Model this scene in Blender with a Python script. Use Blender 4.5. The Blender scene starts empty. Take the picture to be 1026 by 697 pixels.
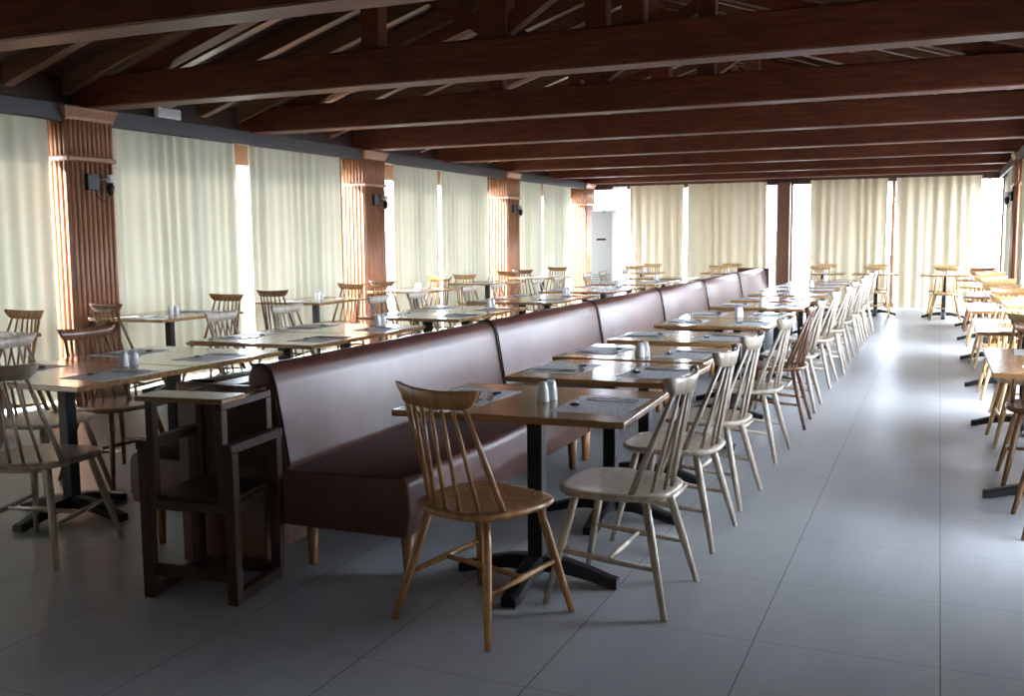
import bpy, bmesh, math, random
from mathutils import Vector, Matrix
random.seed(7)
C = bpy.context.scene.collection
S = bpy.context.scene
PI = math.pi

# ------------------------------------------------------------------ camera
R = ((0.9185923830723568, 0.03419694610752166, -0.3937240183661237),
     (0.3950934721803879, -0.1032683054473826, 0.9128180570795426),
     (-0.009443622286681993, -0.9940655038612624, -0.10837246897234157))
cd = bpy.data.cameras.new('camera'); cam = bpy.data.objects.new('camera', cd); C.objects.link(cam)
cam.matrix_world = Matrix([[R[i][0], -R[i][1], -R[i][2], (0, 0, 1.4)[i]] for i in range(3)] + [[0, 0, 0, 1]])
cd.sensor_width = 36.0; cd.lens = 990 / 1026 * 36.0; cd.clip_start = 0.05; cd.clip_end = 200
S.camera = cam
# ------------------------------------------------------------------ world, sun, exposure
SKY = 32.0
w = bpy.data.worlds.new('sky'); S.world = w; w.use_nodes = True
bg = w.node_tree.nodes['Background']
bg.inputs[0].default_value = (0.84, 0.96, 1.14, 1); bg.inputs[1].default_value = SKY
sd = bpy.data.lights.new('sun', 'SUN'); sun = bpy.data.objects.new('sun', sd); C.objects.link(sun)
sd.energy = 85.0; sd.angle = math.radians(1.5); sd.color = (1.0, 0.92, 0.78)
sun.rotation_euler = Vector((0.74, 0.50, -0.46)).to_track_quat('-Z', 'Y').to_euler()
S.view_settings.view_transform = 'Standard'; S.view_settings.look = 'None'
S.view_settings.exposure = 0.08; S.view_settings.gamma = 1.0; S.view_settings.use_curve_mapping = False
def portal(loc, direction, sx, sy):
    l = bpy.data.lights.new('window_portal', 'AREA'); l.shape = 'RECTANGLE'; l.size = sx; l.size_y = sy
    l.cycles.is_portal = True
    o = bpy.data.objects.new('window_portal', l); C.objects.link(o); o.location = loc
    o.rotation_euler = Vector(direction).to_track_quat('-Z', 'Z').to_euler()
LX, RX, BY, NY = -7.20, 1.12, 20.95, -3.2        # inner faces of the walls
portal((LX - 0.02, 9.0, 1.25), (1, 0, 0), 23.5, 2.5)
portal((RX + 0.02, 9.0, 1.25), (-1, 0, 0), 23.5, 2.5)
portal(((LX + RX) / 2, BY + 0.02, 1.25), (0, -1, 0), 8.1, 2.5)

# ------------------------------------------------------------------ materials
def mat(name, col, rough=0.5, metal=0.0, spec=0.5, coat=0.0):
    m = bpy.data.materials.new(name); m.use_nodes = True
    b = m.node_tree.nodes['Principled BSDF']
    b.inputs['Base Color'].default_value = (*col, 1); b.inputs['Roughness'].default_value = rough
    b.inputs['Metallic'].default_value = metal; b.inputs['Specular IOR Level'].default_value = spec
    b.inputs['Coat Weight'].default_value = coat; b.inputs['Coat Roughness'].default_value = 0.15
    return m
def nodes(m): return m.node_tree.nodes, m.node_tree.links, m.node_tree.nodes['Principled BSDF']
def noisy(m, c1, c2, scale=(1, 1, 1), ns=5.0, detail=4, bump=0.0, lo=0.35, hi=0.65, coord='Object'):
    n, l, b = nodes(m)
    tc = n.new('ShaderNodeTexCoord'); mp = n.new('ShaderNodeMapping'); mp.inputs['Scale'].default_value = scale
    nz = n.new('ShaderNodeTexNoise'); nz.inputs['Scale'].default_value = ns; nz.inputs['Detail'].default_value = detail
    rp = n.new('ShaderNodeValToRGB'); rp.color_ramp.elements[0].color = (*c1, 1); rp.color_ramp.elements[1].color = (*c2, 1)
    rp.color_ramp.elements[0].position = lo; rp.color_ramp.elements[1].position = hi
    l.new(tc.outputs[coord], mp.inputs[0]); l.new(mp.outputs[0], nz.inputs['Vector'])
    l.new(nz.outputs[0], rp.inputs[0]); l.new(rp.outputs[0], b.inputs['Base Color'])
    if bump:
        bp = n.new('ShaderNodeBump'); bp.inputs['Strength'].default_value = bump; bp.inputs['Distance'].default_value = 0.004
        l.new(nz.outputs[0], bp.inputs['Height']); l.new(bp.outputs[0], b.inputs['Normal'])
    return m
def wood(name, c1, c2, rough=0.35, scale=(14, 14, 1.2), coat=0.0, spec=0.5):
    return noisy(mat(name, c1, rough, coat=coat, spec=spec), c1, c2, scale, 3.0, 5, 0.06)
M = {}
M['oak'] = wood('oak brown varnish', (0.30, 0.140, 0.050), (0.43, 0.215, 0.085), 0.26)
M['pale'] = wood('whitewashed beech', (0.38, 0.31, 0.235), (0.50, 0.42, 0.33), 0.27)
M['brown'] = wood('walnut brown stain', (0.15, 0.068, 0.030), (0.23, 0.11, 0.050), 0.26)
M['honey'] = wood('honey beech', (0.42, 0.25, 0.10), (0.55, 0.35, 0.16), 0.35)
M['top'] = wood('table top oak', (0.25, 0.125, 0.045), (0.38, 0.20, 0.08), 0.17, (1.2, 14, 14), spec=0.8, coat=0.6)
M['dark'] = wood('dark highchair wood', (0.026, 0.010, 0.005), (0.046, 0.019, 0.010), 0.5, spec=0.25)
M['beam'] = wood('stained timber', (0.070, 0.017, 0.008), (0.118, 0.031, 0.013), 0.5, (1.0, 12, 12), spec=0.25)
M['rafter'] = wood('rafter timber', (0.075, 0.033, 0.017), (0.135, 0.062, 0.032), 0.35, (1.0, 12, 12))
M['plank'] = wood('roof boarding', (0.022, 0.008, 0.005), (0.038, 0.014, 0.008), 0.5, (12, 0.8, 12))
M['pil'] = wood('pilaster wood', (0.24, 0.105, 0.055), (0.35, 0.165, 0.085), 0.4)
M['val'] = mat('grey stained fascia', (0.027, 0.021, 0.025), 0.45)
M['divider'] = wood('divider wood', (0.075, 0.026, 0.013), (0.12, 0.045, 0.022), 0.35)
M['black'] = mat('black powder coat', (0.010, 0.010, 0.011), 0.42, spec=0.35)
M['leather'] = noisy(mat('brown leatherette', (0.10, 0.035, 0.026), 0.36, spec=0.5), (0.078, 0.027, 0.019), (0.112, 0.041, 0.030), (1, 1, 1), 6, 5, 0.12)
M['seam'] = mat('dark seam', (0.02, 0.008, 0.007), 0.5)
M['ceramic'] = mat('white ceramic', (0.75, 0.76, 0.76), 0.18)
M['steel'] = mat('cutlery steel', (0.42, 0.43, 0.45), 0.22, 1.0)
M['white'] = mat('white plastic', (0.74, 0.75, 0.76), 0.35)
M['grey'] = mat('grey plastic', (0.35, 0.36, 0.38), 0.4)
M['screen'] = mat('dark display', (0.02, 0.02, 0.025), 0.2)
M['alu'] = mat('window frame brown', (0.13, 0.06, 0.035), 0.4)
M['wall'] = noisy(mat('painted plaster', (0.5, 0.46, 0.4), 0.8), (0.40, 0.35, 0.29), (0.46, 0.41, 0.34), (1, 1, 1), 2)
M['ground'] = noisy(mat('terrace paving', (0.4, 0.4, 0.38), 0.8), (0.09, 0.09, 0.08), (0.14, 0.14, 0.13), (1, 1, 1), 1.5, coord='Object')
M['rail'] = mat('galvanised rail', (0.45, 0.46, 0.47), 0.5, 0.4)
# paper placemat with faint grey print
mp_ = mat('printed paper', (0.6, 0.6, 0.62), 0.45); M['paper'] = noisy(mp_, (0.55, 0.57, 0.61), (0.78, 0.79, 0.81), (1, 2.2, 1), 30, 6, 0, 0.40, 0.56)
# lamp glass
M['lampglass'] = mat('frosted lamp glass', (0.55, 0.56, 0.56), 0.15)
# curtain cloth
def cloth(name, col, tr):
    m = bpy.data.materials.new(name); m.use_nodes = True; n = m.node_tree.nodes; l = m.node_tree.links
    n.remove(n['Principled BSDF']); out = n['Material Output']
    d = n.new('ShaderNodeBsdfDiffuse'); t = n.new('ShaderNodeBsdfTranslucent'); mx = n.new('ShaderNodeMixShader')
    tc = n.new('ShaderNodeTexCoord'); nz = n.new('ShaderNodeTexNoise'); nz.inputs['Scale'].default_value = 220
    rp = n.new('ShaderNodeValToRGB'); rp.color_ramp.elements[0].color = (*[c * 0.9 for c in col], 1); rp.color_ramp.elements[1].color = (*col, 1)
    l.new(tc.outputs['Object'], nz.inputs['Vector']); l.new(nz.outputs[0], rp.inputs[0])
    l.new(rp.outputs[0], d.inputs[0]); l.new(rp.outputs[0], t.inputs[0])
    mx.inputs[0].default_value = tr
    l.new(d.outputs[0], mx.inputs[1]); l.new(t.outputs[0], mx.inputs[2]); l.new(mx.outputs[0], out.inputs[0])
    return m
M['curtain'] = cloth('cream curtain cloth', (0.59, 0.57, 0.435), 0.017)
M['beige'] = cloth('beige curtain cloth', (0.67, 0.57, 0.40), 0.022)
M['sheer'] = cloth('thin white curtain', (0.80, 0.80, 0.78), 0.25)
# clear glass
g = bpy.data.materials.new('window glass'); g.use_nodes = True; n = g.node_tree.nodes; l = g.node_tree.links
n.remove(n['Principled BSDF']); a_ = n.new('ShaderNodeBsdfTransparent'); b_ = n.new('ShaderNodeBsdfGlossy'); b_.inputs['Roughness'].default_value = 0.02
x_ = n.new('ShaderNodeMixShader'); x_.inputs[0].default_value = 0.06
l.new(a_.outputs[0], x_.inputs[1]); l.new(b_.outputs[0], x_.inputs[2]); l.new(x_.outputs[0], n['Material Output'].inputs[0]); M['glass'] = g
# floor tiles 0.60 x 0.635 m, thin dark joints
f = mat('grey porcelain floor tiles', (0.3, 0.31, 0.33), 0.3, spec=0.65); n, l, b = nodes(f)
geo = n.new('ShaderNodeNewGeometry'); sep = n.new('ShaderNodeSeparateXYZ'); l.new(geo.outputs['Position'], sep.inputs[0])
def math_(op, a, bb=None):
    q = n.new('ShaderNodeMath'); q.operation = op
    for i, v in enumerate((a, bb)):
        if v is None: continue
        if isinstance(v, (int, float)): q.inputs[i].default_value = v
        else: l.new(v, q.inputs[i])
    return q.outputs[0]
def joint(sock, off, pitch, half):
    fr = math_('FRACT', math_('DIVIDE', math_('ADD', sock, off), pitch))
    d = math_('ABSOLUTE', math_('SUBTRACT', fr, 0.5))
    return math_('GREATER_THAN', d, 0.5 - half / pitch)
jx = joint(sep.outputs[0], -0.05 + 60, 0.60, 0.0022); jy = joint(sep.outputs[1], -3.385 + 63.5, 0.635, 0.0018)
J = math_('MAXIMUM', jx, math_('MULTIPLY', jy, 0.7))
nz = n.new('ShaderNodeTexNoise'); nz.inputs['Scale'].default_value = 1.6; nz.inputs['Detail'].default_value = 6
mp = n.new('ShaderNodeMapping'); mp.inputs['Scale'].default_value = (2.5, 0.7, 1); l.new(geo.outputs['Position'], mp.inputs[0]); l.new(mp.outputs[0], nz.inputs['Vector'])
rp = n.new('ShaderNodeValToRGB'); rp.color_ramp.elements[0].color = (0.245, 0.252, 0.258, 1); rp.color_ramp.elements[1].color = (0.315, 0.32, 0.325, 1)
rp.color_ramp.elements[0].position = 0.3; rp.color_ramp.elements[1].position = 0.7
l.new(nz.outputs[0], rp.inputs[0])
mx = n.new('ShaderNodeMix'); mx.data_type = 'RGBA'; l.new(J, mx.inputs[0]); l.new(rp.outputs[0], mx.inputs[6]); mx.inputs[7].default_value = (0.05, 0.05, 0.05, 1)
l.new(mx.outputs[2], b.inputs['Base Color'])
mr = n.new('ShaderNodeMapRange'); l.new(nz.outputs[0], mr.inputs[0]); mr.inputs[3].default_value = 0.31; mr.inputs[4].default_value = 0.37
l.new(mr.outputs[0], b.inputs['Roughness']); M['floor'] = f

# ------------------------------------------------------------------ helpers
class MB:
    def __init__(s): s.bm = bmesh.new()
    def box(s, x0, x1, y0, y1, z0, z1, bev=0.0, seg=1, mtx=None):
        b = bmesh.new(); bmesh.ops.create_cube(b, size=1)
        for v in b.verts: v.co = ((x0 + x1) / 2 + v.co.x * (x1 - x0), (y0 + y1) / 2 + v.co.y * (y1 - y0), (z0 + z1) / 2 + v.co.z * (z1 - z0))
        if bev: bmesh.ops.bevel(b, geom=b.edges[:] + b.verts[:], offset=bev, segments=seg, affect='EDGES', profile=0.5)
        return s.add(b, mtx)
    def add(s, b, mtx=None):
        if mtx is not None: bmesh.ops.transform(b, matrix=mtx, verts=b.verts)
        me = bpy.data.meshes.new('t'); b.to_mesh(me); b.free(); s.bm.from_mesh(me); bpy.data.meshes.remove(me); return s
    def tube(s, pts, rad, seg=10, cap=True):
        pts = [Vector(p) for p in pts]
        if not isinstance(rad, (list, tuple)): rad = [rad] * len(pts)
        rings = []
        for i, p in enumerate(pts):
            d = (pts[min(i + 1, len(pts) - 1)] - pts[max(i - 1, 0)]).normalized()
            u = d.cross(Vector((0, 0, 1)) if abs(d.z) < 0.95 else Vector((1, 0, 0))).normalized(); v = d.cross(u)
            rings.append([s.bm.verts.new(p + (u * math.cos(2 * PI * k / seg) + v * math.sin(2 * PI * k / seg)) * rad[i]) for k in range(seg)])
        for a, b in zip(rings, rings[1:]):
            for k in range(seg): s.bm.faces.new((a[k], a[(k + 1) % seg], b[(k + 1) % seg], b[k])).smooth = True
        if cap: s.bm.faces.new(rings[0][::-1]); s.bm.faces.new(rings[-1])
        return s
    def lathe(s, prof, c=(0, 0, 0), seg=16):
        c = Vector(c); rings = []
        for r, z in prof:
            rings.append([s.bm.verts.new(c + Vector((r * math.cos(2 * PI * k / seg), r * math.sin(2 * PI * k / seg), z))) for k in range(seg)])
        for a, b in zip(rings, rings[1:]):
            for k in range(seg): s.bm.faces.new((a[k], a[(k + 1) % seg], b[(k + 1) % seg], b[k])).smooth = True
        s.bm.faces.new(rings[0][::-1]); s.bm.faces.new(rings[-1]); return s
    def grid(s, P, smooth=True, closed_u=False):     # P[i][j]
        V = [[s.bm.verts.new(p) for p in row] for row in P]
        for i in range(len(V) - 1):
            m_ = len(V[i])
            for j in range(m_ if closed_u else m_ - 1):
                s.bm.faces.new((V[i][j], V[i][(j + 1) % m_], V[i + 1][(j + 1) % m_], V[i + 1][j])).smooth = smooth
        return V
    def prism(s, poly, z0, z1, axis='z', bev=0.0, seg=2):
        b = bmesh.new()
        def at(p, h): return {'z': (p[0], p[1], h), 'y': (p[0], h, p[1]), 'x': (h, p[0], p[1])}[axis]
        lo = [b.verts.new(at(p, z0)) for p in poly]; hi = [b.verts.new(at(p, z1)) for p in poly]
        b.faces.new(lo[::-1]); b.faces.new(hi)
        for i in range(len(poly)): b.faces.new((lo[i], lo[(i + 1) % len(poly)], hi[(i + 1) % len(poly)], hi[i]))
        bmesh.ops.recalc_face_normals(b, faces=b.faces)
        if bev: bmesh.ops.bevel(b, geom=b.edges[:], offset=bev, segments=seg, affect='EDGES', profile=0.5)
        return s.add(b)
    def build(s, name, m, parent=None, smooth=None):
        bmesh.ops.recalc_face_normals(s.bm, faces=s.bm.faces)
        me = bpy.data.meshes.new(name); s.bm.to_mesh(me); s.bm.free()
        if smooth:
            for p in me.polygons: p.use_smooth = True
        me.materials.append(M[m] if isinstance(m, str) else m)
        o = bpy.data.objects.new(name, me); C.objects.link(o)
        if parent is not None: o.parent = parent
        return o
def tag(o, label=None, cat=None, group=None, kind=None):
    for k, v in (('label', label), ('category', cat), ('group', group), ('kind', kind)):
        if v is not None: o[k] = v
    return o
def thing(name, label, cat, loc=(0, 0, 0), rz=0.0, group=None):
    o = bpy.data.objects.new(name, None); C.objects.link(o); o.location = loc; o.rotation_euler = (0, 0, rz); o.empty_display_size = 0.1
    return tag(o, label, cat, group)
KIDS = {}
def kids(o):
    if o not in KIDS: KIDS[o] = [c for c in bpy.data.objects if c.parent == o]
    return KIDS[o]
def dup(src, loc, rz, label, group, material=None):
    r = src.copy(); C.objects.link(r); r.location = loc; r.rotation_euler = (0, 0, rz); r['label'] = label; r['group'] = group
    for ch in kids(src):
        c = ch.copy(); C.objects.link(c); c.parent = r
        for gch in kids(ch):
            d = gch.copy(); C.objects.link(d); d.parent = c
    return r
ORD = ['first', 'second', 'third', 'fourth', 'fifth', 'sixth', 'seventh', 'eighth', 'ninth', 'tenth', 'eleventh', 'twelfth', 'thirteenth', 'fourteenth', 'fifteenth']
def struct(mb, name, m, parent=None, label=None):
    o = mb.build(name, m, parent)
    if parent is None: tag(o, label, None, None, 'structure')
    return o

# ------------------------------------------------------------------ shell
struct(MB().box(LX - 0.32, RX + 0.32, NY - 0.2, BY + 0.3, -0.12, 0), 'floor', 'floor', label='grey polished floor tiles with thin dark joints')
tag(struct(MB().box(-60, 50, -40, 90, -0.35, -0.14), 'trim_1', 'ground', label='pale terrace ground outside the windows'))
struct(MB().box(LX - 0.2, RX + 0.2, NY - 0.2, NY, 0, 4.3), 'wall_front', 'wall')
PY = [-2.75, 2.0, 6.77, 11.65, 16.40]                    # pilaster centres along both side walls
PWID = 0.64
for side, X, sg in (('left', LX, -1), ('right', RX, 1)):
    mb = MB()
    for y in PY + [20.98]:
        mb.box(min(X + sg * 0.165, X + sg * 0.25), max(X + sg * 0.165, X + sg * 0.25), y - 0.25, min(BY, y + 0.25), 0, 2.5)
    struct(mb, 'wall_' + side, 'wall')
    struct(MB().box(min(X, X + sg * 0.25), max(X, X + sg * 0.25), NY, BY + 0.2, 2.50, 2.95), 'trim_' + ('6' if side == 'left' else '7'), 'plank', label='dark timber wall plate above the %s windows' % side)
    F0, F1 = (0.11, 0.165) if side == 'left' else (0.085, 0.12)
    a, b2 = sorted((X - sg * F0, X - sg * F1))
    struct(MB().box(a, b2, NY, BY, 2.47, 2.62, 0.006), 'trim_' + ('2' if side == 'left' else '3'), 'val', label='dark grey fascia beam above the %s curtains' % side)
mb = MB()
struct(MB().box(LX, RX, BY, BY + 0.2, 2.5, 2.95), 'trim_8', 'plank', label='dark timber wall plate above the far windows')
for x in (LX - 0.1, RX + 0.1): mb.box(x - 0.12, x + 0.12, BY + 0.001, BY + 0.2, 0, 2.5)
# gable above the tie beam
mb.prism([(LX, 2.95), (RX, 2.95), (-3.05, 4.30)], BY, BY + 0.2, 'y')
struct(mb, 'wall_back', 'wall')
# windows: tall glazed doors between the pilasters
wn = [0]
def window(p0, p1, axis, fixed, out, nd=4, parent_label=None, head=2.40):
    wn[0] += 1
    mb = MB(); gl = MB()
    f0 = 0.18 if axis == 'y' else 0.06; o0, o1 = sorted((fixed + out * f0, fixed + out * (f0 + 0.06))); gm = (o0 + o1) / 2
    def bx(m_, a0, a1, z0, z1, q0=o0, q1=o1):
        if axis == 'y': m_.box(q0, q1, a0, a1, z0, z1)
        else: m_.box(a0, a1, q0, q1, z0, z1)
    bx(mb, p0, p1, 0.0, 0.09); bx(mb, p0, p1, head, 2.5)
    for i in range(nd + 1):
        q = p0 + (p1 - p0) * i / nd; bx(mb, max(p0, q - 0.035), min(p1, q + 0.035), 0.09, head)
    o = tag(mb.build('window_%d' % wn[0], 'alu'), parent_label, None, None, 'structure')
    bx(gl, p0, p1, 0.09, head, gm - 0.003, gm + 0.003); gl.build('window_pane', 'glass', o)
YB = [NY] + [v for y in PY for v in (y - 0.25, y + 0.25)] + [20.73]
bays = [(YB[i], YB[i + 1]) for i in range(0, len(YB), 2)]
for y0, y1 in bays:
    if y1 - y0 < 0.3: continue
    window(y0, y1, 'y', LX, -1, head=2.28); window(y0, y1, 'y', RX, 1)
window(LX + 0.02, -3.07, 'x', BY, 1, 4, head=2.47); window(-2.81, RX - 0.02, 'x', BY, 1, 4, head=2.47)
struct(MB().box(-3.07, -2.81, BY - 0.12, BY + 0.14, 0, 2.52, 0.01), 'trim_4', 'alu', label='dark brown post between the far windows')
# roof: boarding, rafters, trusses
RXc, RZ, EZ = -3.05, 4.06, 2.72
sl = (RZ - EZ) / (RXc - LX)
mb = MB()
for sg, X in ((-1, LX - 0.35), (1, RX + 0.35)):
    z = RZ - abs(X - RXc) * sl
    P = [(X, z + 0.17), (RXc, RZ + 0.17), (RXc, RZ + 0.25), (X, z + 0.25)]
    mb.prism(P, NY - 0.2, BY + 0.25, 'y')
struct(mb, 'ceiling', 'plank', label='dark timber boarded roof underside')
BEAM_Y = [-0.35, 2.05, 4.45, 6.85, 9.2, 11.55, 13.9, 16.25, 18.6, 20.80]  # front trusses are out of view, added to darken the near end
ri = 0
ys = [NY + 0.3 + 0.6 * k for k in range(40)]
for y in ys:
    if y > BY - 0.1: break
    for sg, X in ((-1, LX), (1, RX)):
        z = RZ - abs(X - RXc) * sl
        mb = MB(); mb.prism([(X, z), (RXc, RZ), (RXc, RZ + 0.165), (X, z + 0.165)], y - 0.05, y + 0.05, 'y', 0.004, 1)
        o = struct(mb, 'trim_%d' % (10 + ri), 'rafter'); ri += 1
for i, y in enumerate(BEAM_Y):
    t = tag(thing('roof_truss', None, None, (0, y, 0)), 'dark timber roof truss with a tie beam, %s from the front end of the hall' % ORD[i], 'roof truss', 'roof trusses')
    MB().box(LX + 0.0, RX, -0.12, 0.12, 2.60, 2.87, 0.012).build('tie_beam', 'beam', t)
    if i == len(BEAM_Y) - 1: continue
    for px in (-4.1, -2.0):
        MB().box(px - 0.08, px + 0.08, -0.07, 0.07, 2.87, RZ - abs(px - RXc) * sl - 0.14, 0.008).build('queen_post', 'beam', t)
    MB().box(RXc - 0.11, RXc + 0.11, -0.08, 0.08, 2.87, RZ - 0.12, 0.008).build('king_post', 'beam', t)
    for sg in (-1, 1):
        X = LX if sg < 0 else RX; z = RZ - abs(X - RXc) * sl
        MB().prism([(X, z - 0.14), (RXc, RZ - 0.14), (RXc, RZ - 0.01), (X, z - 0.01)], -0.07, 0.07, 'y').build('principal_rafter', 'beam', t)
        x1 = RXc + sg * 0.11; x2 = RXc + sg * 1.0; z2 = RZ - 1.0 * sl - 0.14
        MB().prism([(x1, 2.90), (x1, 3.04), (x2, z2), (x2, z2 - 0.14)], -0.05, 0.05, 'y').build('strut', 'beam', t)
struct(MB().box(RXc - 0.06, RXc + 0.06, NY, BY, RZ - 0.02, RZ + 0.17), 'trim_5', 'beam', label='ridge board of the timber roof')

# fluted pilasters
def fluted(mb, x0, x1, y0, y1, z0, z1, sgn, pitch=0.058):
    # core + vertical half-round ribs on the face turned to the room and on both sides
    mb.box(min(x0, x1), max(x0, x1), y0, y1, z0, z1)
    nf = max(2, round((y1 - y0) / pitch))
    for k in range(nf):
        yy = y0 + (k + 0.5) * (y1 - y0) / nf; rr = (y1 - y0) / nf * 0.36
        mb.tube([(x1, yy, z0), (x1, yy, z1)], rr, 8)
    ns = max(2, round(abs(x1 - x0) / pitch))
    for k in range(ns):
        xx = x0 + (k + 0.5) * (x1 - x0) / ns; rr = abs(x1 - x0) / ns * 0.36
        for yy in (y0, y1): mb.tube([(xx, yy, z0), (xx, yy, z1)], rr, 8)
def pilaster(y, X, sg, label, W=0.255, D=0.18):
    t = thing('pilaster', label, 'pilaster', (X, y, 0), 0, 'fluted wall pilasters')
    d = -sg                                              # direction into the room
    mb = MB(); fluted(mb, d * -0.16, d * D, -W, W, 0.14, 2.14, d); mb.build('shaft', 'pil', t)
    a, b2 = sorted((d * -0.16, d * (D + 0.035))); MB().box(a, b2, -W - 0.03, W + 0.03, 0.0, 0.14, 0.008).build('plinth', 'pil', t)
    a, b2 = sorted((d * -0.16, d * (D + 0.035))); MB().box(a, b2, -W - 0.025, W + 0.025, 2.13, 2.175, 0.01).build('band', 'pil', t)
    mb = MB(); fluted(mb, d * -0.16, d * (D + 0.01), -W - 0.005, W + 0.005, 2.175, 2.49, d, 0.05); mb.build('capital', 'pil', t)
    b = bmesh.new(); prof = [(0.0, 2.485), (0.003, 2.515), (0.015, 2.54), (0.032, 2.575), (0.032, 2.597)]
    rings = []
    for o_, z in prof:
        xx = d * (D + 0.02 + o_); yy = W + 0.015 + o_
        rings.append([b.verts.new(v) for v in ((d * 0.005, -yy, z), (xx, -yy, z), (xx, yy, z), (d * 0.005, yy, z))])
    for r0, r1 in zip(rings, rings[1:]):
        for k in range(4): b.faces.new((r0[k], r0[(k + 1) % 4], r1[(k + 1) % 4], r1[k]))
    b.faces.new(rings[0][::-1]); b.faces.new(rings[-1])
    mb = MB(); mb.add(b); mb.build('cornice', 'pil', t)
for i, y in enumerate(PY):
    if 1 < y: pilaster(y, LX, -1, 'fluted wooden pilaster between curtains on the left wall, %s from the front' % ORD[max(0, i - 1)])
for i, y in enumerate(PY):
    if 1 < y: pilaster(y, RX, 1, 'fluted wooden pilaster on the right wall, %s from the front' % ORD[max(0, i - 1)], D=0.13)
pilaster(20.63, LX, -1, 'fluted wooden pilaster in the far left corner of the hall')

# wall sconces on the pilasters
def sconce(x, y, z, d, label):
    t = thing('wall_sconce', label, 'wall lamp', (x, y, z), 0, 'sconces on the pilasters')
    a, b2 = sorted((0.0, d * 0.035)); MB().box(a, b2, -0.075, 0.065, -0.07, 0.075, 0.006).build('back_plate', 'black', t)
    MB().tube([(d * 0.03, 0.06, 0.02), (d * 0.06, 0.10, 0.03), (d * 0.07, 0.14, 0.0)], 0.009, 8).build('arm', 'grey', t)
    MB().lathe([(0.018, -0.11), (0.032, -0.08), (0.036, -0.03), (0.022, 0.0)], (d * 0.07, 0.15, 0.0), 14).build('lamp_holder', 'black', t)
    MB().lathe([(0.02, 0.0), (0.032, 0.02), (0.040, 0.05), (0.042, 0.07), (0.040, 0.072)], (d * 0.07, 0.15, 0.0), 14).build('lamp_shade', 'lampglass', t)
    MB().tube([(d * 0.03, 0.0, -0.06), (d * 0.035, 0.03, -0.13), (d * 0.05, 0.08, -0.17), (d * 0.07, 0.145, -0.11)], 0.004, 6).build('cord', 'black', t)
for i, y in enumerate(PY[2:]):
    sconce(LX + 0.20, y - 0.02, 1.95, 1, 'black sconce on the %s fluted pilaster of the left wall' % ['nearest', 'middle', 'farthest'][i])
sconce(RX - 0.15, PY[4], 1.97, -1, 'sconce on the pilaster at the far end of the right wall')
# emergency light box on the fascia
t = thing('emergency_light', 'small white emergency light box under the beams beside the nearest left pilaster', 'emergency light', (LX + 0.11, 7.82, 2.625))
MB().box(0.0, 0.06, -0.16, 0.16, 0.0, 0.10, 0.008).build('housing', 'white', t)
MB().box(0.06, 0.068, -0.14, 0.14, 0.015, 0.085, 0.003).build('diffuser', 'lampglass', t)

# ------------------------------------------------------------------ curtains
def curtain(p0, p1, axis, fixed, label, sway=0.0, z0=0.03, z1=2.53, m='curtain', amp=0.026, foldw=0.15, name='curtain', seed=0):
    rnd = random.Random(seed * 13 + int(p0 * 100)); L = p1 - p0
    nf = max(3, round(L / foldw)); nu = max(24, nf * 8); nv = 10
    ph = [rnd.uniform(0, 6.28) for _ in range(5)]; P = []
    for j in range(nv + 1):
        v = j / nv; row = []
        for i in range(nu + 1):
            u = i / nu
            s_ = p0 + L * u + sway * (1 - v) * (u if sway > 0 else u) - 0.02 * math.sin(u * PI * 3 + ph[4]) * (1 - v)
            wv = math.sin(2 * PI * nf * u + 0.9 * math.sin(2 * PI * u * 2.3 + ph[0]) + ph[1])
            wv = wv * (0.55 + 0.35 * math.sin(2 * PI * u * 1.7 + ph[2]) + 0.25 * (1 - v)) + 0.25 * math.sin(2 * PI * u * nf * 0.43 + ph[3]) * (1.2 - v)
            d_ = fixed + amp * wv; z = z0 + (z1 - z0) * v
            row.append((d_, s_, z) if axis == 'y' else (s_, d_, z))
        P.append(row)
    mb = MB(); mb.grid(P); o = mb.build(name, m)
    return tag(o, label, 'curtain', 'long cloth curtains')
CXL = LX + 0.06
wallname = 'left wall'
lc = [(3.7, 6.42, 'at the picture edge, before the nearest fluted pilaster'), (7.13, 8.94, 'between the nearest pilaster and the light gap'),
      (9.14, 11.0, 'between the light gap and the middle pilaster'), (12.38, 13.70, 'just after the middle pilaster'), (13.80, 15.55, 'before the farthest pilaster'),
      (16.75, 18.05, 'just after the farthest pilaster'), (18.20, 19.72, 'nearest the far left corner')]
for i, (a, b2, s_) in enumerate(lc): curtain(a, b2, 'y', CXL, 'long cream curtain on the left wall %s' % s_, seed=i + 1)
curtain(2.37, 3.62, 'y', CXL, 'long cream curtain on the left wall beside the camera', seed=31)
curtain(-3.0, 1.66, 'y', CXL, 'long cream curtain on the left wall behind the camera', seed=32)
CYB = BY - 0.22
bc = [(-6.15, -4.97, 'left of the first slit of daylight'), (-4.88, -3.26, 'between the slit and the dark brown post'), (-2.40, -0.95, 'right of the dark brown post'),
      (-0.80, 0.70, 'rightmost, before the bright corner window')]
for i, (a, b2, s_) in enumerate(bc): curtain(a, b2, 'x', CYB, 'long beige curtain on the far wall, %s' % s_, seed=i + 11, foldw=0.19, amp=0.04, m='beige')
curtain(-6.55, -6.22, 'x', CYB + 0.05, 'thin white curtain gathered beside the tall air conditioner', m='sheer', seed=21, foldw=0.1)
CXR = RX - 0.045
rc = [(-2.95, 1.65), (2.3, 4.7), (5.5, 6.45), (7.1, 7.9), (10.5, 11.3), (12.0, 12.6), (15.4, 16.1), (16.75, 17.4), (18.7, 19.7)]  # mostly unseen; widths and gaps shaped for the light from the right
for i, (a, b2) in enumerate(rc): curtain(a, b2, 'y', CXR, amp=0.02, label='cream curtain on the right wall, %s from the front' % ORD[i], seed=i + 41)

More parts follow.
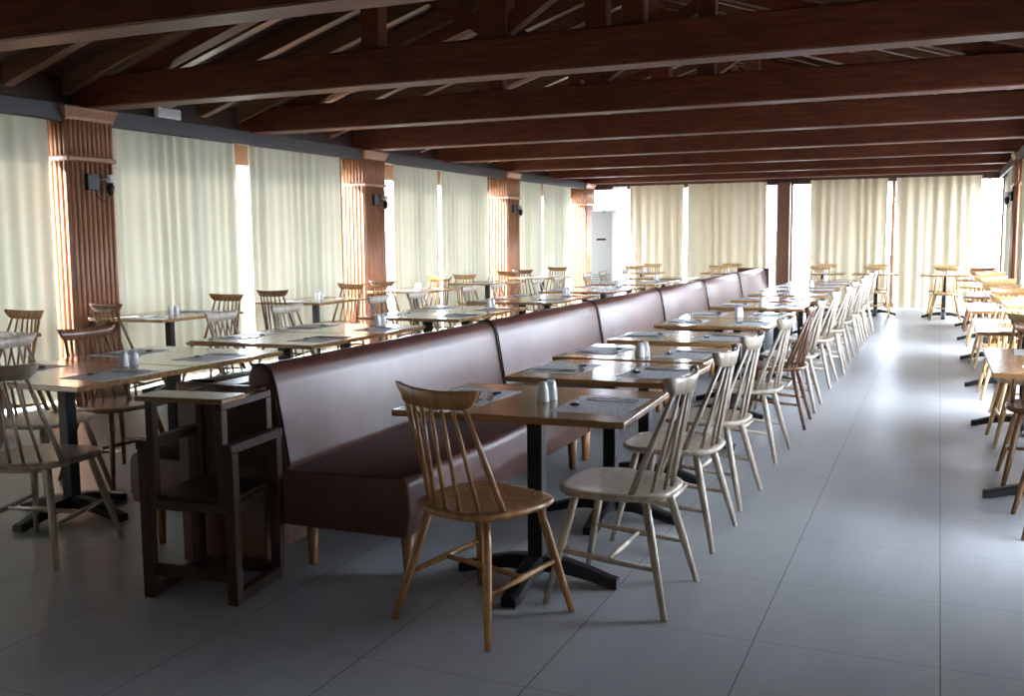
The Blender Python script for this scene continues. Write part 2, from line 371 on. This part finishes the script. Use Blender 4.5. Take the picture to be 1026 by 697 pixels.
# ------------------------------------------------------------------ furniture builders
def make_chair(wood_key, label):
    t = thing('spindle_chair', label, 'chair', (0, 0, -50))
    # seat: rounded D outline, saddle top
    N = 40
    def outline(k, s_=1.0):
        a = 2 * PI * k / N; ca, sa = math.cos(a), math.sin(a)
        e = 2.0 / 3.3
        x = math.copysign(abs(ca) ** e, ca) * 0.225; y = math.copysign(abs(sa) ** e, sa) * 0.225
        x *= 1.0 + 0.06 * (y / 0.225)
        if y < 0: x *= 1 - 0.10 * (y / 0.225) ** 2
        return x * s_, y * s_
    P = []
    for s_, z in ((0.05, 0.4475), (0.35, 0.4455), (0.7, 0.4470), (0.9, 0.4510), (0.97, 0.4500), (1.0, 0.4455), (0.995, 0.435), (0.95, 0.424), (0.6, 0.418), (0.05, 0.418)):
        P.append([(*outline(k, s_), z) for k in range(N)])
    mb = MB(); V = mb.grid(P, True, True); mb.bm.faces.new(V[0]); mb.bm.faces.new(V[-1]); mb.build('seat', wood_key, t)
    # legs
    tops = [(-0.150, 0.140), (0.150, 0.140), (-0.140, -0.135), (0.140, -0.135)]
    feet = [(-0.235, 0.235), (0.235, 0.235), (-0.235, -0.24), (0.235, -0.24)]
    def onleg(i, z):
        k = 1 - z / 0.425; return Vector((tops[i][0] + (feet[i][0] - tops[i][0]) * k, tops[i][1] + (feet[i][1] - tops[i][1]) * k, z))
    for i in range(4):
        MB().tube([onleg(i, 0.425), onleg(i, 0.33), onleg(i, 0.2), onleg(i, 0.0)], [0.0145, 0.0175, 0.0165, 0.0115], 12).build('leg', wood_key, t)
    for a, b_ in ((0, 2), (1, 3)):
        p, q = onleg(a, 0.205), onleg(b_, 0.175); m_ = (p + q) / 2
        MB().tube([p, m_, q], [0.008, 0.0125, 0.008], 10).build('side_stretcher', wood_key, t)
    p = (onleg(0, 0.205) + onleg(2, 0.175)) / 2; q = (onleg(1, 0.205) + onleg(3, 0.175)) / 2
    MB().tube([p, (p + q) / 2, q], [0.008, 0.0125, 0.008], 10).build('cross_stretcher', wood_key, t)
    # crest rail: curved plate with upswept tips
    def crest_y(u): return -0.262 + 0.040 * u * u
    P = []
    nu = 20
    for i in range(nu + 1):
        u = -1 + 2 * i / nu; x = 0.198 * u; y = crest_y(u)
        zt = 0.890 + 0.010 * abs(u) ** 2.2; zb = 0.824 + 0.010 * u * u + 0.062 * max(0, (abs(u) - 0.72) / 0.28) ** 2
        ln = 0.012
        P.append([(x, y - 0.011 , zb), (x, y + 0.009, zb), (x, y + 0.011 - ln, zt - 0.004), (x, y + 0.003 - ln, zt), (x, y - 0.006 - ln, zt), (x, y - 0.011 - ln, zt - 0.004)])
    mb = MB(); V = mb.grid(P, True, True); mb.bm.faces.new(V[0]); mb.bm.faces.new(V[-1][::-1]); o = mb.build('crest_rail', wood_key, t)
    # spindles
    for k in range(7):
        u = (k - 3) / 3
        bx = 0.183 * u; by = -0.195 + 0.105 * abs(u) ** 2.2
        tx = 0.142 * u; ty = crest_y(tx / 0.202)
        outer = abs(u) > 0.9
        r0, r1, r2 = (0.0125, 0.0125, 0.0085) if outer else (0.007, 0.0085, 0.0065)
        b_ = Vector((bx, by, 0.44)); t_ = Vector((tx, ty - 0.002, 0.84))
        MB().tube([b_, b_.lerp(t_, 0.4), t_], [r0, r1, r2], 8).build('spindle', wood_key, t)
    return t
proto = {}
used = set()
def chair(key, x, y, rz, label, group):
    """rz: heading; 0 faces +y"""
    if key not in proto: proto[key] = make_chair(key, label)
    p = proto[key]
    if key not in used:
        used.add(key); p.location = (x, y, 0); p.rotation_euler = (0, 0, rz); p['label'] = label; p['group'] = group; return p
    return dup(p, (x, y, 0), rz, label, group)
def make_table(sx, sy):
    t = thing('pedestal_table', 'x', 'table', (0, 0, -50))
    MB().box(-sx / 2, sx / 2, -sy / 2, sy / 2, 0.724, 0.75, 0.004, 2).build('tabletop', 'top', t)
    MB().box(-0.032, 0.032, -0.032, 0.032, 0.05, 0.715, 0.004).build('column', 'black', t)
    MB().box(-0.19, 0.19, -0.19, 0.19, 0.712, 0.724, 0.003).build('mounting_plate', 'black', t)
    for k in range(4):
        a = k * PI / 2; d = Vector((math.cos(a), math.sin(a), 0)); s_ = Vector((-d.y, d.x, 0))
        P = []
        for r_, zc, hw, hh in ((0.03, 0.075, 0.042, 0.03), (0.12, 0.072, 0.040, 0.026), (0.22, 0.052, 0.037, 0.023), (0.31, 0.026, 0.034, 0.020), (0.345, 0.020, 0.030, 0.0195)):
            c_ = d * r_; P.append([c_ + s_ * hw + Vector((0, 0, zc - hh)), c_ + s_ * hw + Vector((0, 0, zc + hh * 0.6)), c_ + s_ * hw * 0.6 + Vector((0, 0, zc + hh)),
                                   c_ - s_ * hw * 0.6 + Vector((0, 0, zc + hh)), c_ - s_ * hw + Vector((0, 0, zc + hh * 0.6)), c_ - s_ * hw + Vector((0, 0, zc - hh))])
        mb = MB(); V = mb.grid(P, False, True); mb.bm.faces.new(V[0]); mb.bm.faces.new(V[-1][::-1]); mb.build('base_foot', 'black', t)
    return t
tproto = {}
def table(sx, sy, x, y, rz, label, group):
    k = (sx, sy)
    if k not in tproto:
        p = tproto[k] = make_table(sx, sy); p.location = (x, y, 0); p.rotation_euler = (0, 0, rz); p['label'] = label; p['group'] = group; return p
    return dup(tproto[k], (x, y, 0), rz, label, group)
# place settings
def blade_mesh():
    mb = MB(); mb.prism([(-0.007, -0.11), (0.007, -0.11), (0.006, 0.0), (0.010, 0.02), (0.010, 0.085), (0.0, 0.11), (-0.008, 0.085), (-0.006, 0.0)], 0, 0.0035, 'z', 0.001, 1); return mb
def fork_mesh():
    mb = MB(); mb.prism([(-0.008, -0.10), (0.008, -0.10), (0.004, 0.0), (0.005, 0.03), (0.013, 0.045), (0.013, 0.055), (-0.013, 0.055), (-0.013, 0.045), (-0.005, 0.03), (-0.004, 0.0)], 0, 0.004, 'z', 0.001, 1)
    for k in range(4): mb.box(-0.012 + k * 0.0068, -0.0085 + k * 0.0068, 0.053, 0.10, 0.0005, 0.004)
    return mb
def spoon_mesh():
    mb = MB(); P = []
    for r_, z in ((1.0, 0.007), (0.95, 0.0085), (0.6, 0.0035), (0.1, 0.001)):
        P.append([(0.021 * r_ * math.cos(a), 0.072 + 0.033 * r_ * math.sin(a), z) for a in [2 * PI * k / 16 for k in range(16)]])
    V = mb.grid(P, True, True); mb.bm.faces.new(V[-1])
    P = [[(0.021 * r_ * math.cos(a), 0.072 + 0.033 * r_ * math.sin(a), z) for a in [2 * PI * k / 16 for k in range(16)]] for r_, z in ((1.0, 0.007), (0.5, 0.0005), (0.1, 0.0002))]
    V = mb.grid(P, True, True); mb.bm.faces.new(V[-1])
    mb.prism([(-0.008, -0.10), (0.008, -0.10), (0.0035, 0.0), (0.0035, 0.043), (-0.0035, 0.043), (-0.0035, 0.0)], 0.001, 0.006, 'z', 0.001, 1); return mb
def mat_mesh():
    mb = MB(); mb.box(-0.20, 0.20, -0.145, 0.145, 0.0, 0.0012); return mb
def shaker_mesh():
    t = thing('x', 'x', 'shaker', (0, 0, -50)); return t
src = {}
def place(kind, fn, m, x, y, z, rz, label, cat, group):
    if kind not in src: src[kind] = o = fn().build(kind, m)
    else: o = src[kind].copy(); C.objects.link(o)
    o.location = (x, y, z); o.rotation_euler = (0, 0, rz); return tag(o, label, cat, group)
def setting(x, y, rz, where, full=True):
    """rz 0: diner sits at -y looking +y; mat long side along x"""
    rz += random.uniform(-0.05, 0.05); c_, s_ = math.cos(rz), math.sin(rz)
    def at(lx, ly): return x + lx * c_ - ly * s_, y + lx * s_ + ly * c_
    place('placemat', mat_mesh, 'paper', x, y, 0.7501, rz, 'grey paper placemat ' + where, 'placemat', 'paper placemats')
    z = 0.7514; j = random.uniform(-0.12, 0.12)
    q = at(0.135, -0.005); place('table_knife', blade_mesh, 'steel', *q, z, rz + j * 0.5, 'steel knife ' + where, 'knife', 'cutlery on the placemats')
    if full:
        q = at(0.085, -0.01); place('dinner_fork', fork_mesh, 'steel', *q, z, rz + j * 0.5 + 0.04, 'steel fork ' + where, 'fork', 'cutlery on the placemats')
    q = at(0.0, 0.105); place('spoon', spoon_mesh, 'steel', *q, z, rz + PI / 2 + 0.35 + j, 'steel spoon ' + where, 'spoon', 'cutlery on the placemats')
shk = []
def shakers(x, y, where, rot=0.0):
    for k, nm in ((0, 'nearer'), (1, 'farther')):
        px, py = x + 0.012 * k + math.cos(rot) * 0.0, y + 0.062 * k
        if not shk:
            t = thing('salt_shaker', 'x', 'shaker', (px, py, 0.7502))
            MB().lathe([(0.025, 0.0), (0.027, 0.004), (0.0245, 0.04), (0.0205, 0.066), (0.0185, 0.072)], (0, 0, 0), 18).build('body', 'ceramic', t)
            MB().lathe([(0.0185, 0.0722), (0.018, 0.077), (0.012, 0.083), (0.003, 0.0845)], (0, 0, 0), 18).build('cap', 'ceramic', t)
            shk.append(t); tag(t, 'white shaker, %s of the pair %s' % (nm, where), None, 'salt and pepper shakers')
        else: dup(shk[0], (px, py, 0.7502), 0, 'white shaker, %s of the pair %s' % (nm, where), 'salt and pepper shakers')

# ------------------------------------------------------------------ banquette (back to back sofas on a timber divider)
ANG = math.radians(0.7); B0 = Vector((-2.80, 3.38, 0)); SEAMS = [0, 2.36, 4.49, 6.67, 8.92, 11.4, 13.97]; NMOD = 6; LEN = SEAMS[-1]
def along(lx, ly): return B0 + Vector((lx * math.cos(ANG) - ly * math.sin(ANG), lx * math.sin(ANG) + ly * math.cos(ANG), 0))
t = thing('timber_divider', 'dark brown timber divider standing between the two rows of sofa backs', 'divider', B0, ANG)
MB().box(-0.06, 0.06, 0.0, LEN - 0.01, 0.0, 0.80).build('core', 'divider', t)
MB().box(-0.235, 0.215, -0.045, -0.002, 0.0, 0.80, 0.006).build('end_panel', 'divider', t)
MB().box(-0.235, 0.30, LEN + 0.002, LEN + 0.05, 0.0, 0.885, 0.006).build('end_panel', 'divider', t)
def sofa_mod(sg, L, label):
    t = thing('sofa_bench', label, 'sofa', (0, 0, -50), 0, 'leatherette bench sofas')
    if sg > 0:
        seat = [(0.235, 0.20), (0.86, 0.20), (0.88, 0.30), (0.875, 0.42), (0.855, 0.452), (0.235, 0.44)]
        back = [(0.085, 0.24), (0.250, 0.24), (0.300, 0.46), (0.245, 0.80), (0.225, 0.855), (0.185, 0.885), (0.125, 0.880), (0.105, 0.84)]
        pip = [(0.304, 0.46), (0.249, 0.80), (0.227, 0.860), (0.185, 0.889), (0.125, 0.884)]; legs = (0.33, 0.80)
    else:
        seat = [(0.235, 0.22), (0.56, 0.22), (0.58, 0.30), (0.575, 0.42), (0.555, 0.452), (0.235, 0.44)]
        back = [(0.070, 0.24), (0.225, 0.24), (0.275, 0.46), (0.240, 0.74), (0.225, 0.785), (0.19, 0.80), (0.08, 0.80), (0.070, 0.78)]
        pip = [(0.279, 0.46), (0.244, 0.74), (0.228, 0.788), (0.19, 0.804), (0.08, 0.804)]; legs = (0.33, 0.51)
    def P(poly): return [(sg * a, z) for a, z in poly]
    MB().prism(P(seat), 0.0, L, 'y', 0.014, 3).build('seat_cushion', 'leather', t, True)
    MB().prism(P(back), 0.0, L, 'y', 0.016, 3).build('backrest', 'leather', t, True)
    for yy in (0.006, L - 0.006): MB().tube([(sg * a, yy, z) for a, z in pip], 0.0055, 6).build('piping', 'seam', t)
    for yy in (0.12, L - 0.12):
        for xx in legs:
            MB().tube([(sg * xx, yy, 0.21), (sg * xx, yy, 0.0)], [0.034, 0.021], 4).build('leg', 'oak', t)
    return t
for sg, sn in ((1, 'aisle side'), (-1, 'window side')):
    for i in range(NMOD):
        q = along(0, SEAMS[i] + 0.008); t = sofa_mod(sg, SEAMS[i + 1] - SEAMS[i] - 0.016, 'brown leatherette bench sofa on the %s of the divider, %s from the camera' % (sn, ORD[i]))
        t.location = q; t.rotation_euler = (0, 0, ANG)

# ------------------------------------------------------------------ aisle row: tables, settings, chairs
TR = [(3.70, 0.76, 0.93, 0.045), (4.69, 0.74, 0.84, 0.0), (5.50, 0.74, 0.86, -0.02), (6.50, 0.74, 0.86, 0.0), (7.68, 0.74, 0.86, 0.008), (8.46, 0.74, 0.86, 0), (9.74, 0.74, 0.86, 0),
      (10.8, 0.74, 0.86, 0), (11.86, 0.74, 0.86, 0), (12.9, 0.74, 0.86, 0), (13.78, 0.74, 0.86, 0), (14.75, 0.74, 0.86, 0), (15.7, 0.74, 0.86, 0)]
FULL = 12
for i, (y, dy, dx, rz) in enumerate(TR):
    xl = (-1.955, -1.90)[i == 1] - 0.006 * (y - 3.7)
    xc = xl + dx / 2
    table(dx, dy, xc, y, rz, 'oak topped pedestal table in the aisle row, %s from the camera' % ORD[i], 'tables along the aisle side of the sofas')
    w_ = 'of the %s aisle row table' % ORD[i]
    setting(xc - dx / 2 + 0.17, y + 0.0, -PI / 2, 'on the sofa side ' + w_, y < FULL)
    setting(xc + dx / 2 - 0.18, y - 0.02, PI / 2, 'on the aisle side ' + w_, y < FULL)
    if i in (0, 2, 5, 6, 8, 10, 12): shakers(xc + 0.04, y - 0.03 if i == 0 else y - 0.25, 'on the %s table of the aisle row' % ORD[i])
CR = [(3.68, -0.02), (4.53, -0.02), (5.28, -0.04), (6.44, -0.03), (7.60, 0.02), (8.36, 0.0), (9.76, -0.03), (10.8, 0.03), (11.88, -0.02), (12.95, 0.02), (13.75, 0.0), (14.7, 0.0), (15.65, 0.03)]
for i, (y, dr) in enumerate(CR):
    brown = i == 4
    lab = ('brown spindle chair among the pale ones along the aisle' if brown else 'pale whitewashed spindle chair along the aisle, %s from the camera' % ORD[i])
    chair('brown' if brown else 'pale', -1.11 + dr * 0.3, y, PI / 2 + dr * 1.5, lab, 'chairs along the aisle row')
# the brown chair at the near end of the first table
chair('oak', -1.525, 3.25, math.radians(-17.5), 'oak brown spindle chair, back to us, at the near end of the first aisle table', 'chairs at the table ends')

# ------------------------------------------------------------------ window side row of the sofas
TL = [(3.71, 0.78, 1.0, 0.0), (4.50, 0.78, 1.0, 0.0), (5.58, 0.76, 0.98, 0.0), (6.36, 0.76, 0.98, 0.0), (7.72, 0.76, 0.98, 0.0), (8.50, 0.76, 0.98, 0), (9.95, 0.76, 0.98, 0), (10.73, 0.76, 0.98, 0),
      (12.1, 0.76, 0.98, 0), (12.9, 0.76, 0.98, 0), (14.2, 0.76, 0.98, 0), (15.0, 0.76, 0.98, 0), (16.3, 0.76, 0.98, 0)]
for i, (y, dy, dx, rz) in enumerate(TL):
    xr = -3.60 - 0.012 * (y - 3.7); xc = xr - dx / 2
    table(dx, dy, xc, y, rz, 'oak topped pedestal table in the window row of the sofas, %s from the camera' % ORD[i], 'tables along the window side of the sofas')
    w_ = 'of the %s window row table' % ORD[i]
    setting(xr - 0.18, y, PI / 2, 'on the sofa side ' + w_, y < FULL)
    setting(xc - dx / 2 + 0.18, y, -PI / 2, 'on the window side ' + w_, y < FULL)
    if i in (0, 3, 5, 7, 9, 11): shakers(xc + 0.12, y + 0.28, 'on the %s table of the window row' % ORD[i])
CL = [(3.93, 'pale', 0.05), (4.46, 'brown', -0.10), (5.86, 'pale', 0.08), (6.64, 'pale', -0.05), (8.0, 'pale', 0.05), (8.75, 'pale', -0.05), (10.0, 'pale', 0), (10.8, 'pale', 0.05),
      (12.1, 'pale', -0.04), (12.9, 'pale', 0), (14.2, 'pale', 0), (15.0, 'pale', 0.04), (16.3, 'pale', 0)]
for i, (y, k, dr) in enumerate(CL):
    chair(k, (-4.60 if i in (2, 3) else -4.52) - 0.012 * (y - 3.7), y, -PI / 2 + dr, '%s spindle chair in the window row of the sofas, %s from the camera' % ('dark brown' if k == 'brown' else 'pale whitewashed', ORD[i]), 'chairs along the window row')
chair('pale', -3.74, 3.22, math.radians(11), 'pale spindle chair, back to us, at the lower left picture edge', 'chairs at the table ends')

# ------------------------------------------------------------------ small tables along the left wall
for i in range(7):
    yc = 4.76 + 2.34 * i 
    if yc > 18.5: break
    key = ['oak', 'brown', 'brown', 'oak', 'honey', 'brown', 'honey'][i]
    table(0.84, 1.10, -6.50, yc, 0, 'oak topped pedestal table against the left curtains, %s from the front' % ORD[i], 'tables along the left wall')
    w_ = 'of the %s table along the left wall' % ORD[i]
    setting(-6.50, yc - 0.36, 0, 'at the near end ' + w_, False); setting(-6.50, yc + 0.36, PI, 'at the far end ' + w_, False)
    shakers(-6.44, yc - 0.05, 'on the %s table along the left wall' % ORD[i])
    if i > 0: chair(key, -6.50 + random.uniform(-0.05, 0.05), yc - 0.52, random.uniform(-0.12, 0.12), 'spindle chair facing away, at the %s small table along the left curtains' % ORD[i], 'chairs along the left wall')
    k2 = ['oak', 'oak', 'oak', 'brown', 'oak', 'oak', 'honey'][i]
    chair(k2, -6.50 + random.uniform(-0.05, 0.05), yc + 0.55, PI + random.uniform(-0.12, 0.12), 'spindle chair facing us, at the %s small table along the left curtains' % ORD[i], 'chairs along the left wall')

# ------------------------------------------------------------------ tables along the right wall
TRW = [5.78, 8.0, 10.07, 12.3, 14.6, 16.8]
for i, yc in enumerate(TRW):
    table(0.70, 1.16, 0.605, yc, 0, 'oak topped pedestal table along the right wall, %s from the camera' % ORD[i], 'tables along the right wall')
    w_ = 'of the %s table along the right wall' % ORD[i]
    setting(0.605, yc - 0.38, 0, 'at the near end ' + w_, False); setting(0.605, yc + 0.38, PI, 'at the far end ' + w_, False)
    shakers(0.70, yc - 0.03, 'on the %s table along the right wall' % ORD[i])
    k1 = ['brown', 'honey', 'honey', 'honey', 'honey', 'oak'][i]; k2 = ['brown', 'honey', 'oak', 'honey', 'oak', 'oak'][i]
    chair(k1, 0.63 if i == 0 else 0.60, yc - (0.53 if i == 0 else 0.58), 0.03 if i == 0 else random.uniform(-0.06, 0.06), 'spindle chair facing away, at the %s table along the right wall' % ORD[i], 'chairs along the right wall')
    chair(k2, 0.60 if i == 0 else 0.66, yc + (0.45 if i == 0 else 0.42), PI + random.uniform(-0.06, 0.06), 'spindle chair facing us, at the %s table along the right wall' % ORD[i], 'chairs along the right wall')

# ------------------------------------------------------------------ tables in front of the far wall
FW = [(-5.35, 18.9), (-3.75, 19.0), (-1.95, 19.0), (-1.02, 18.9), (0.10, 18.5)]
for i, (x, y) in enumerate(FW):
    nm = ['leftmost', 'second from the left', 'third from the left', 'second from the right', 'rightmost'][i]
    table(0.78, 0.76, x, y, 0, 'pedestal table in front of the far curtains, %s' % nm, 'tables along the far wall')
    shakers(x + 0.05, y - 0.05, 'on the far wall table, %s' % nm)
    setting(x, y - 0.2, 0, 'on the far wall table, %s' % nm, False)
    chair('honey', x + 0.02, y - 0.42, 0.04, 'honey spindle chair, back to us, at the far wall table, %s' % nm, 'chairs along the far wall')
    chair('honey', x - 0.02, y + 0.55, PI - 0.05, 'honey spindle chair behind the far wall table, %s' % nm, 'chairs along the far wall')

# ------------------------------------------------------------------ dark wooden high chair beside the sofa end
t = thing('high_chair', 'dark wooden restaurant high chair with a flat tray beside the near end of the sofas', 'high chair', (-2.675, 3.125, 0), math.radians(7))
hw, hd = 0.190, 0.165
for sx in (-1, 1):
    for sy in (-1, 1):
        cx_, cy_ = sx * hw, sy * hd
        MB().box(cx_ - 0.0225, cx_ + 0.0225, cy_ - 0.0225, cy_ + 0.0225, 0.0 if False else 0.0, 0.60, 0.003).build('leg', 'dark', t)
        MB().box(sx * (hw - 0.035) - 0.016, sx * (hw - 0.035) + 0.016, cy_ - 0.02, cy_ + 0.02, 0.40, 0.765, 0.003).build('upper_post', 'dark', t)
    MB().box(sx * hw - 0.02, sx * hw + 0.02, -hd + 0.02, hd - 0.02, 0.005, 0.05, 0.003).build('runner', 'dark', t)
    MB().box(sx * hw - 0.024, sx * hw + 0.024, -hd - 0.03, hd + 0.03, 0.60, 0.635, 0.003).build('arm_rail', 'dark', t)
    MB().box(sx * (hw - 0.035) - 0.016, sx * (hw - 0.035) + 0.016, -hd - 0.02, hd + 0.02, 0.765, 0.795, 0.003).build('top_rail', 'dark', t)
    MB().box(sx * hw - 0.015, sx * hw + 0.015, -hd + 0.02, hd - 0.02, 0.36, 0.40, 0.003).build('side_rail', 'dark', t)
MB().box(-hw + 0.02, hw - 0.02, -hd - 0.015, -hd + 0.015, 0.09, 0.135, 0.003).build('front_rail', 'dark', t)
MB().box(-hw + 0.02, hw - 0.02, -hd - 0.015, -hd + 0.015, 0.36, 0.40, 0.003).build('front_rail', 'dark', t)
MB().box(-hw + 0.02, hw - 0.02, hd - 0.015, hd + 0.015, 0.02, 0.065, 0.003).build('back_rail', 'dark', t)
MB().box(-hw + 0.015, hw - 0.015, -hd, hd, 0.40, 0.415, 0.003).build('seat', 'dark', t)
MB().box(-hw + 0.05, hw - 0.05, hd - 0.01, hd + 0.008, 0.46, 0.74, 0.003).build('backrest', 'dark', t)
o = MB().box(-hw - 0.005, hw + 0.005, -hd - 0.05, -hd + 0.12, 0.795, 0.815, 0.004).build('tray', 'brown', t); o['label'] = 'flat wooden tray in a paler brown than the frame'  # whole tray in a paler brown than the frame

# ------------------------------------------------------------------ tall air conditioner in the far left corner
t = thing('air_conditioner', 'tall white floor standing air conditioner in the far left corner', 'air conditioner', (-6.48, 19.95, 0), math.radians(0))
MB().box(-0.24, 0.24, -0.17, 0.17, 0.0, 2.0, 0.015, 2).build('cabinet', 'white', t)
MB().box(-0.21, 0.21, -0.182, -0.168, 1.50, 1.90, 0.006).build('outlet_grille', 'white', t)
MB().box(-0.10, 0.10, -0.186, -0.168, 1.38, 1.42, 0.003).build('display', 'screen', t)
mb = MB()
for k in range(10): mb.box(-0.20, 0.20, -0.178, -0.168, 0.2 + k * 0.05, 0.225 + k * 0.05, 0.002)
mb.build('intake_grille', 'grey', t)
MB().tube([(0.0, 0.0, 1.95), (0.0, 0.0, 2.12)], 0.025, 10).build('pipe', 'white', t)

# small grey floodlight up in the trusses
t = thing('floodlight', 'small grey floodlight fixed up among the roof struts', 'floodlight', (-2.05, 11.72, 3.02))
MB().box(-0.09, 0.09, 0.0, 0.09, -0.02, 0.14, 0.01).build('housing', 'grey', t)
MB().box(-0.075, 0.075, -0.012, 0.0, 0.0, 0.12, 0.003).build('lens', 'lampglass', t)
MB().box(-0.02, 0.02, 0.02, 0.06, -0.13, -0.02, 0.004).build('bracket', 'grey', t)

# terrace railing outside the far windows
t = thing('terrace_railing', 'pale metal lattice railing on the terrace beyond the far windows', 'railing', (-3, 23.0, -0.14))
MB().box(-5, 6, -0.03, 0.03, 1.08, 1.14).build('top_rail', 'rail', t)
mb = MB()
for k in range(56): mb.box(-5 + k * 0.2 - 0.012, -5 + k * 0.2 + 0.012, -0.012, 0.012, 0.05, 1.08)
for k in range(6): mb.box(-5, 6, -0.012, 0.012, 0.1 + k * 0.18, 0.125 + k * 0.18)
mb.build('lattice', 'rail', t)
for k in range(6): MB().box(-5 + k * 2.2 - 0.035, -5 + k * 2.2 + 0.035, -0.035, 0.035, 0.0, 1.14).build('post', 'rail', t)
